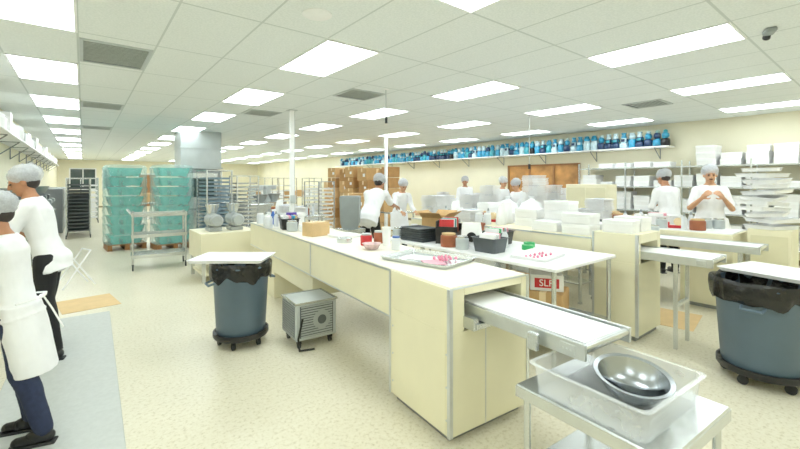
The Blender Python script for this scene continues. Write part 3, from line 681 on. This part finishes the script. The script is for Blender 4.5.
for x,y in [(3.5,7.85),(3.5,8.4),(3.75,8.9)]: oc(x,y,.20); bl.append((x,y,.9))
for y,n in((5.35,2),):
    oc(5.3,y,.20)
    for q in range(n): bl.append((5.3,y,.98+q*BH))
first=True
for p in bl:
    if first: BUN.location=p; first=False
    else: clone(BUN,p,random.choice((90,86,82,97)))
for k,(x,y,s) in enumerate(((5.83,4.32,.95),(5.83,3.85,1.0),(5.83,3.4,.85))):
    b=B(); b.lathe([(0,0),(.15,0),(.19,.06),(.19,.22),(.15,.34),(.05,.40),(.03,.43),(.07,.47),(0,.47)],seg=24)
    for v in b.bm.verts: v.co+=V((v.co.x,v.co.y,0))*noise.noise(v.co*12+V((k,0,0)))*.35
    o=single('white_sack',b,M('white_bag_film','#f2f5f6',.3,0,.04,8,bump=.6),(x,y,.905),k*50,'full white plastic sack tied at the top','sack','white sacks on the belt conveyor',60); o.scale=(s,s,s)
protos=[]
def pr(o,rad): protos.append((o,rad)); o.location=(0,0,-50)
pr(jar('storage_jar',(0,0,0),.055,.16,cloudy,whitep,'cloudy plastic jar with white lid'),.06)
pr(jar('paint_tin',(0,0,0),.07,.14,lgrey,steel,'small grey metal tin with lid','tin'),.08)
pr(jar('round_tub',(0,0,0),.09,.15,orange,cardl,'round brown tub with tan lid','tub'),.1)
def holdbin(m,label):
    r=root('storage_bin',(0,0,0),0,label,'bin'); part(r,'bin_body',B().opentub(.24,.30,.15,.005,.85,r=.03),m)
    for k in range(5): part(r,'packet',B().box((-.08+k*.04,random.uniform(-.03,.03),.12),(.028,.19,.13),.004,rot=Matrix.Rotation(random.uniform(-.3,.3),3,'Y')),random.choice((whitec,whitep,pinkp,whitec,cyan,cardl)))
    return r
pr(holdbin(whitep,'white plastic bin filled with packets'),.19); pr(holdbin(grey,'grey plastic bin filled with packets'),.19); pr(holdbin(steelk,'dark grey metal bin filled with packets'),.19); pr(holdbin(black,'black plastic bin filled with packets'),.19)
r=root('bottle',(0,0,0),0,'clear squeeze bottle with grey cap','bottle'); part(r,'body',B().lathe([(0,0),(.035,0),(.035,.14),(.015,.18),(0,.18)],seg=16),cloudy,50); part(r,'cap',B().lathe([(0,.18),(.018,.18),(.006,.22),(0,.22)],seg=12),grey); pr(r,.05)
r=root('paper_stack',(0,0,0),0,'loose stack of white papers','paper'); b=B()
for k in range(8): b.box((random.uniform(-.01,.01),random.uniform(-.01,.01),.004+.007*k),(.22,.30,.005),rot=Matrix.Rotation(random.uniform(-.2,.2),3,'Z'))
part(r,'sheets',b,whitec); pr(r,.19)
r=root('tape_dispenser',(0,0,0),0,'red and black tape dispenser','tape dispenser'); part(r,'frame',B().box((0,0,.02),(.07,.2,.04),.006).box((0,.09,.05),(.05,.02,.06)),redm); part(r,'tape_roll',B().cyl((-.025,-.02,.09),(.025,-.02,.09),.055),tape); pr(r,.11)
r=root('white_carton',(0,0,0),0,'small white cardboard box','box'); part(r,'box_body',B().bx(-.12,.12,-.1,.1,0,.13,.003),whitec); part(r,'lid',B().bx(-.124,.124,-.104,.104,.10,.14,.003),whitep); pr(r,.16)
r=root('white_carton',(0,0,0),0,'tall white cardboard box with lid','box'); part(r,'box_body',B().bx(-.14,.14,-.12,.12,0,.27,.003),whitec); part(r,'lid',B().bx(-.144,.144,-.124,.124,.20,.28,.003),whitep); pr(r,.18)
r=root('cardboard_box',(0,0,0),0,'small brown cardboard box','box'); part(r,'box_body',B().bx(-.13,.13,-.1,.1,0,.16,.004),cardl); part(r,'tape',B().bx(-.131,.131,-.02,.02,.1605,.162),tape); pr(r,.17)
r=root('white_bag',(0,0,0),0,'crumpled white paper bag','bag'); b=B(); b.loft([((0,0,0),(.10,0,0),(0,.06,0)),((0,0,.02),(.11,0,0),(0,.07,0)),((0,0,.2),(.10,0,0),(0,.05,0)),((.01,0,.30),(.09,0,.02),(0,.015,0))],seg=16)
for v in b.bm.verts: v.co+=noise.noise_vector(v.co*15)*.012*(v.co.z>.01)
part(r,'bag_body',b,whitep,60); pr(r,.12)
used=set()
def scatter(x0,x1,y0,y1,z,n,seed):
    rnd=random.Random(seed); c=0; tries=0; cnt={}
    while c<n and tries<n*80:
        tries+=1; i=rnd.randrange(len(protos)); o,rad=protos[i]
        if cnt.get(i,0)>=max(3,n//6): continue
        x=rnd.uniform(x0+rad,x1-rad) if x1-x0>2*rad else (x0+x1)/2; y=rnd.uniform(y0+rad,y1-rad)
        if any((x-a)**2+(y-b_)**2<(rad+q)**2*.9 for a,b_,q in OCC): continue
        OCC.append((x,y,rad)); c+=1; cnt[i]=cnt.get(i,0)+1
        if i not in used: used.add(i); o.location=(x,y,z); o.rotation_euler[2]=rnd.uniform(-.3,.3)
        else: clone(o,(x,y,z),rnd.uniform(-20,20))
scatter(3.1,4.1,2.45,4.15,T1,28,1)
scatter(4.38,4.98,3.4,5.1,1.001,16,2)
scatter(5.09,5.50,2.65,5.1,.981,16,9)
scatter(6.25,6.95,1.5,6.3,.963,38,3)
scatter(7.95,8.65,3.95,5.65,.9,14,4)
scatter(3.35,3.95,7.65,9.15,.9,8,5)
scatter(1.98,2.42,4.1,6.3,T,9,6)
scatter(5.66,6.0,1.9,3.1,.905,4,7)
for i,(o,rad) in enumerate(protos):
    if i not in used: o.location=(4.7+.4*i,10.6,.0)
# ------------------------------------------------------------ grey hopper
r=root('hopper_machine',(3.35,5.5,0),10,'grey hopper machine on a steel stand','machine')
part(r,'hopper',B().loft([((0,0,.86),(.16,0,0),(0,.15,0)),((0,0,.95),(.21,0,0),(0,.19,0)),((0,0,1.36),(.23,0,0),(0,.20,0)),((0,0,1.38),(.21,0,0),(0,.18,0))],seg=4),grey,30)
part(r,'stand',B().bx(-.18,.18,-.16,.16,.80,.86,.004),steel)
for x in(-.15,.15):
    for y in(-.13,.13): part(r,'leg',B().cyl((x,y,0),(x,y,.8),.018),steel)
r=root('grinder_bench',(1.95,7.25,0),0,'cream low bench carrying two round grey grinder motors','machine')
part(r,'bench',B().bx(-.5,.4,-.4,.5,.35,.78,.006).bx(-.45,.35,-.35,.45,.1,.14),cream)
for x in(-.45,.35):
    for y in(-.35,.45): part(r,'leg',B().bx(x-.025,x+.025,y-.025,y+.025,0,.35),steel)
for x in(-.22,.12):
    part(r,'motor',B().cyl((x,-.2,.96),(x,.2,.96),.11,seg=24).cyl((x,-.24,.96),(x,-.2,.96),.08,.10,24).box((x,0,.81),(.2,.3,.06),.006),mgrey)
    part(r,'hopper',B().lathe([(.04,1.05),(.06,1.06),(.11,1.22),(.115,1.22),(.06,1.05),(.04,1.05)],c=(x,.1,0),seg=20),steel)
r=root('utility_cart',(1.14,8.8,0),-5,'three-tier stainless steel utility cart on casters','cart')
for z in(.28,.65,1.03): part(r,'shelf',B().opentub(.90,.52,.06,.004,.99,z=z-.06,lip=.004,r=.02),steel)
for x in(-.42,.42):
    for y in(-.235,.235): part(r,'upright',B().cyl((x,y,.11),(x,y,1.05),.018),steel); part(r,'caster',B().cyl((x-.012,y,.05),(x+.012,y,.05),.05).box((x,y,.105),(.035,.035,.02)),rubber)
part(r,'handle',B().tube([(-.45,-.2,1.02),(-.51,-.2,1.1),(-.51,.2,1.1),(-.45,.2,1.02)],.012),steel)
crm=B().opentub(.70,.72,.20,.010,.86,lip=.024,r=.07).mesh('plastic_crate',teal,40)
crc=B().box((0,0,.09),(.54,.56,.10),.03).mesh('crate_contents',teal2,40)
for (x,y,n) in ((.80,11.78,8),(1.70,11.12,8)):
    r=root('wrapped_crate_pallet',(x,y,0),4,'tall pallet of turquoise plastic crates wrapped in shiny film','pallet','wrapped crate pallets')
    b=B()
    for k in range(5): b.box((0,-.34+k*.17,.13),(.78,.11,.02))
    for k in(-.34,0,.34): b.box((k,0,.07),(.09,.78,.10)); b.box((k,0,.01),(.1,.78,.02))
    part(r,'pallet_base',b,woodm)
    for q in range(n):
        o=part(r,'plastic_crate',crm,teal); o.location=(random.uniform(-.02,.02),random.uniform(-.02,.02),.142+q*.228); o.rotation_euler[2]=random.uniform(-.05,.05)
        c=part(o,'crate_contents',crc,teal2)
    def fn(a,r_,z):
        c,s=abs(math.cos(a)),abs(math.sin(a)); k=r_/max(c**6+s**6,1e-3)**(1/6)
        return k*(1+.03*math.sin(a*13+z*7)+.022*math.sin(a*29-z*17)),z
    part(r,'stretch_wrap',B().lathe([(.405+.012*(i%2),.15+i*.085) for i in range(22)]+[(.37,2.0),(.25,2.02)],seg=90,fn=fn),film,60)
r=root('exhaust_duct',(2.50,12.2,0),0,'stainless steel exhaust duct dropping from the ceiling','duct')
part(r,'duct_body',B().bx(-.5,.5,-.45,.45,2.0,CE,.005),duct); part(r,'flange',B().bx(-.53,.53,-.48,.48,1.96,2.0).bx(-.515,.515,-.465,.465,2.5,2.53),duct)
r=root('cooling_machine',(2.53,12.15,0),0,'stainless steel machine cabinet below the exhaust duct','machine')
part(r,'body',B().bx(-.45,.45,-.4,.4,.12,1.94,.01),steeld)
part(r,'door',B().bx(-.38,.38,-.42,-.402,.9,1.85,.006),steel); part(r,'window',B().bx(-.28,.28,-.428,-.421,1.2,1.7),glassd); part(r,'lower_door',B().bx(-.38,.38,-.42,-.402,.2,.85,.006),steel); part(r,'handle',B().tube([(.33,-.42,1.2),(.33,-.46,1.2),(.33,-.46,1.5),(.33,-.42,1.5)],.01),alu)
for x in(-.4,.4):
    for y in(-.35,.35): part(r,'foot',B().cyl((x,y,0),(x,y,.12),.03),steeld)
RK={}
def rack(x,y,rz,n,label,traym=steel,h=1.75):
    key=(n,traym.name,h)
    if key in RK: return clone(RK[key],(x,y,0),rz,label)
    r=root('tray_rack',(x,y,0),rz,label,'rack'); RK[key]=r
    for a in(-.27,.27):
        for c in(-.33,.33): part(r,'upright',B().bx(a-.014,a+.014,c-.014,c+.014,.1,h),steel); part(r,'caster',B().cyl((a-.012,c,.045),(a+.012,c,.045),.045).box((a,c,.09),(.03,.03,.025)),rubber)
    part(r,'top_frame',B().bx(-.284,.284,-.344,.344,h,h+.02),steel)
    for k in range(n): part(r,'tray',B().opentub(.5,.62,.04,.003,.97,z=.2+k*(h-.3)/n,lip=.004,r=.02),traym)
    return r
rack(2.38,9.9,5,18,'steel rack filled with blue and silver trays',M('blue_grey_tray','#7f98aa',.35,.3),1.85)
rack(3.35,10.9,0,14,'tall stainless tray rack with silver trays')
rack(5.3,10.4,10,12,'steel rack holding white trays',whitep,1.6)
for k in range(3): rack(-.1,14.9+1.0*k,0,14,'tall dark steel rack beside the wall machines',steelk,1.7)
for x,y,q,lab in((3.12,7.25,.036,'slim white square post from floor to ceiling'),(7.15,9.7,.04,'slim white square post near cardboard boxes')):
    r=root('support_post',(x,y,0),0,lab,'post'); part(r,'shaft',B().bx(-q,q,-q,q,0,CE,.004),whitep); part(r,'outlet_box',B().bx(-.05,.05,-.065,-q-.001,1.2,1.35,.004),lgrey); part(r,'base_plate',B().bx(-.08,.08,-.08,.08,0,.012).bx(-.08,.08,-.08,.08,CE-.012,CE),lgrey)
    part(r,'side_conduit',B().cyl((q+.012,0,.3),(q+.012,0,CE-.02),.010),lgrey)
r=root('hanging_cord',(3.5,4.75,CE),0,'power cord hanging from the ceiling with plug','cord'); part(r,'cable',B().tube([(0,0,0),(0,0,-.2),(.005,0,-.42)],.008,8),lgrey); part(r,'plug',B().cyl((.005,0,-.42),(.005,0,-.5),.02),rubber); part(r,'ceiling_plate',B().cyl((0,0,-.01),(0,0,0),.04),whitep)
r=root('hanging_cord',(7.2,4.8,CE),0,'thin cord hanging from the ceiling over packing area','cord'); part(r,'cable',B().tube([(0,0,0),(0,0,-1.0)],.006,8),lgrey); part(r,'plug',B().cyl((0,0,-1.0),(0,0,-1.1),.025),rubber)
matm=M('grey_rubber_mat','#bfc3bf',.7,0,.05,30)
single('floor_mat',B().bx(-.36,.36,-2.6,2.2,0,.012,.004),matm,(-.14,3.9,0),-1,'long pale grey anti-fatigue mat beside the work counter','mat')
palec=M('pale_cardboard','#dcbc88',.75,0,.06,7)
single('cardboard_sheet',B().bx(-.3,.3,-.35,.35,0,.006,.001),palec,(.05,6.7,0),8,'flattened brown cardboard sheet on the floor','cardboard')
single('cardboard_sheet',B().bx(-.35,.35,-.3,.3,0,.006,.001),palec,(5.42,1.75,0),8,'flattened brown cardboard sheet beneath the conveyor','cardboard')
table('work_counter',-1.17,-.88,2.2,6.4,.9,'steel work counter along the wall',top=steel)
table('work_counter',-1.17,-.55,8.6,14.0,.9,'steel counter along the wall with equipment',top=steel)
for k in range(4): carton(-1.02,6.1,.9+k*.12,.25,.34,.118,5)
def mixer(x,y,z,rz,label):
    r=root('tabletop_machine',(x,y,z),rz,label,'machine','tabletop machines on the wall counter')
    part(r,'body',B().bx(-.25,.25,-.2,.2,0,.40,.02),steelk); part(r,'hopper',B().loft([((0,0,.40),(.12,0,0),(0,.1,0)),((0,0,.6),(.22,0,0),(0,.2,0))],seg=4),steeld,30)
    part(r,'roller',B().cyl((-.2,-.24,.25),(.2,-.24,.25),.06),grey); return r
mx0=mixer(-.85,9.0,.9,90,'dark steel tabletop machine with hopper on wall counter')
for k in range(1,5): clone(mx0,(-.85,9.0+k*1.05,.9))
R0=root('storage_cabinet',(-.8,16.9,0),0,'grey metal storage cabinet along the wall','cabinet','metal cabinets along wall')
part(R0,'body',B().box((0,0,.7),(.6,1.0,1.38),.006),grey)
for s in(-.24,.24): dd=part(R0,'door',B().box((.304,s,.72),(.008,.46,1.3),.002),lgrey); part(dd,'handle',B().box((.315,s*.3,.75),(.015,.02,.12)),steel)
for k in range(1,5): clone(R0,(-.8,16.9+k*1.2,0))
r=root('folding_stand',(-.1,7.9,0),20,'small folding white tube stand on the floor','stand')
part(r,'frame',B().tube([(-.2,-.15,.01),(.15,-.15,.55),(.15,.15,.55),(-.2,.15,.01)],.012),whitep); part(r,'back_frame',B().tube([(.22,-.13,.01),(-.1,-.13,.5),(-.1,.13,.5),(.22,.13,.01)],.012),whitep)
for k in range(6):
    table('work_table',1.0+1.5*k,2.1+1.5*k,17+1.1*(k%3),18+1.1*(k%3),.85,'steel work table in the far work area',top=steel)
    for q in range(2): carton(1.3+1.5*k+.48*q,17.5+1.1*(k%3),.85,.44,.44,.34,random.uniform(-3,3),'brown' if (k+q)%2 else 'white')
for k in range(3): rack(5.6+.9*k,15.2+.4*(k%2),0,7,'far tall tray rack holding white trays',whitep)
for k in range(3): rack(.2,20+1.6*k,0,7,'far tall tray rack near the passage',whitep)
# low equipment between the racks and the post
for k,(x,y) in enumerate(((4.2,12.2),(5.0,13.2),(3.9,14.0))):
    r=root('prep_machine',(x,y,0),10*k,'low stainless steel machine with round bowl','machine')
    part(r,'cabinet_body',B().bx(-.35,.35,-.3,.3,.1,.95,.01),steel); part(r,'bowl',B().lathe([(0,.96),(.14,.96),(.25,1.2),(.26,1.2),(.26,1.22),(.23,1.2),(.12,.98),(0,.98)],seg=24),steeld,50); part(r,'control_head',B().bx(-.3,-.12,-.1,.1,.95,1.45,.02).bx(-.3,.1,-.09,.09,1.35,1.5,.02),lgrey)
    for a in(-.3,.3):
        for c in(-.25,.25): part(r,'foot',B().cyl((a,c,0),(a,c,.1),.025),steeld)
# ------------------------------------------------------------ world and camera
wd=bpy.data.worlds.new('World'); sc.world=wd; wd.use_nodes=True; wd.node_tree.nodes['Background'].inputs[0].default_value=(.9,1,.9,1); wd.node_tree.nodes['Background'].inputs[1].default_value=.3
cd=bpy.data.cameras.new('Camera'); cd.lens=18; cd.sensor_width=36; cd.shift_y=-.053; cd.clip_start=.05
co=bpy.data.objects.new('Camera',cd); COL.objects.link(co); co.location=(0,0,1.6); co.rotation_euler=(math.pi/2,0,math.radians(-38.4)); sc.camera=co
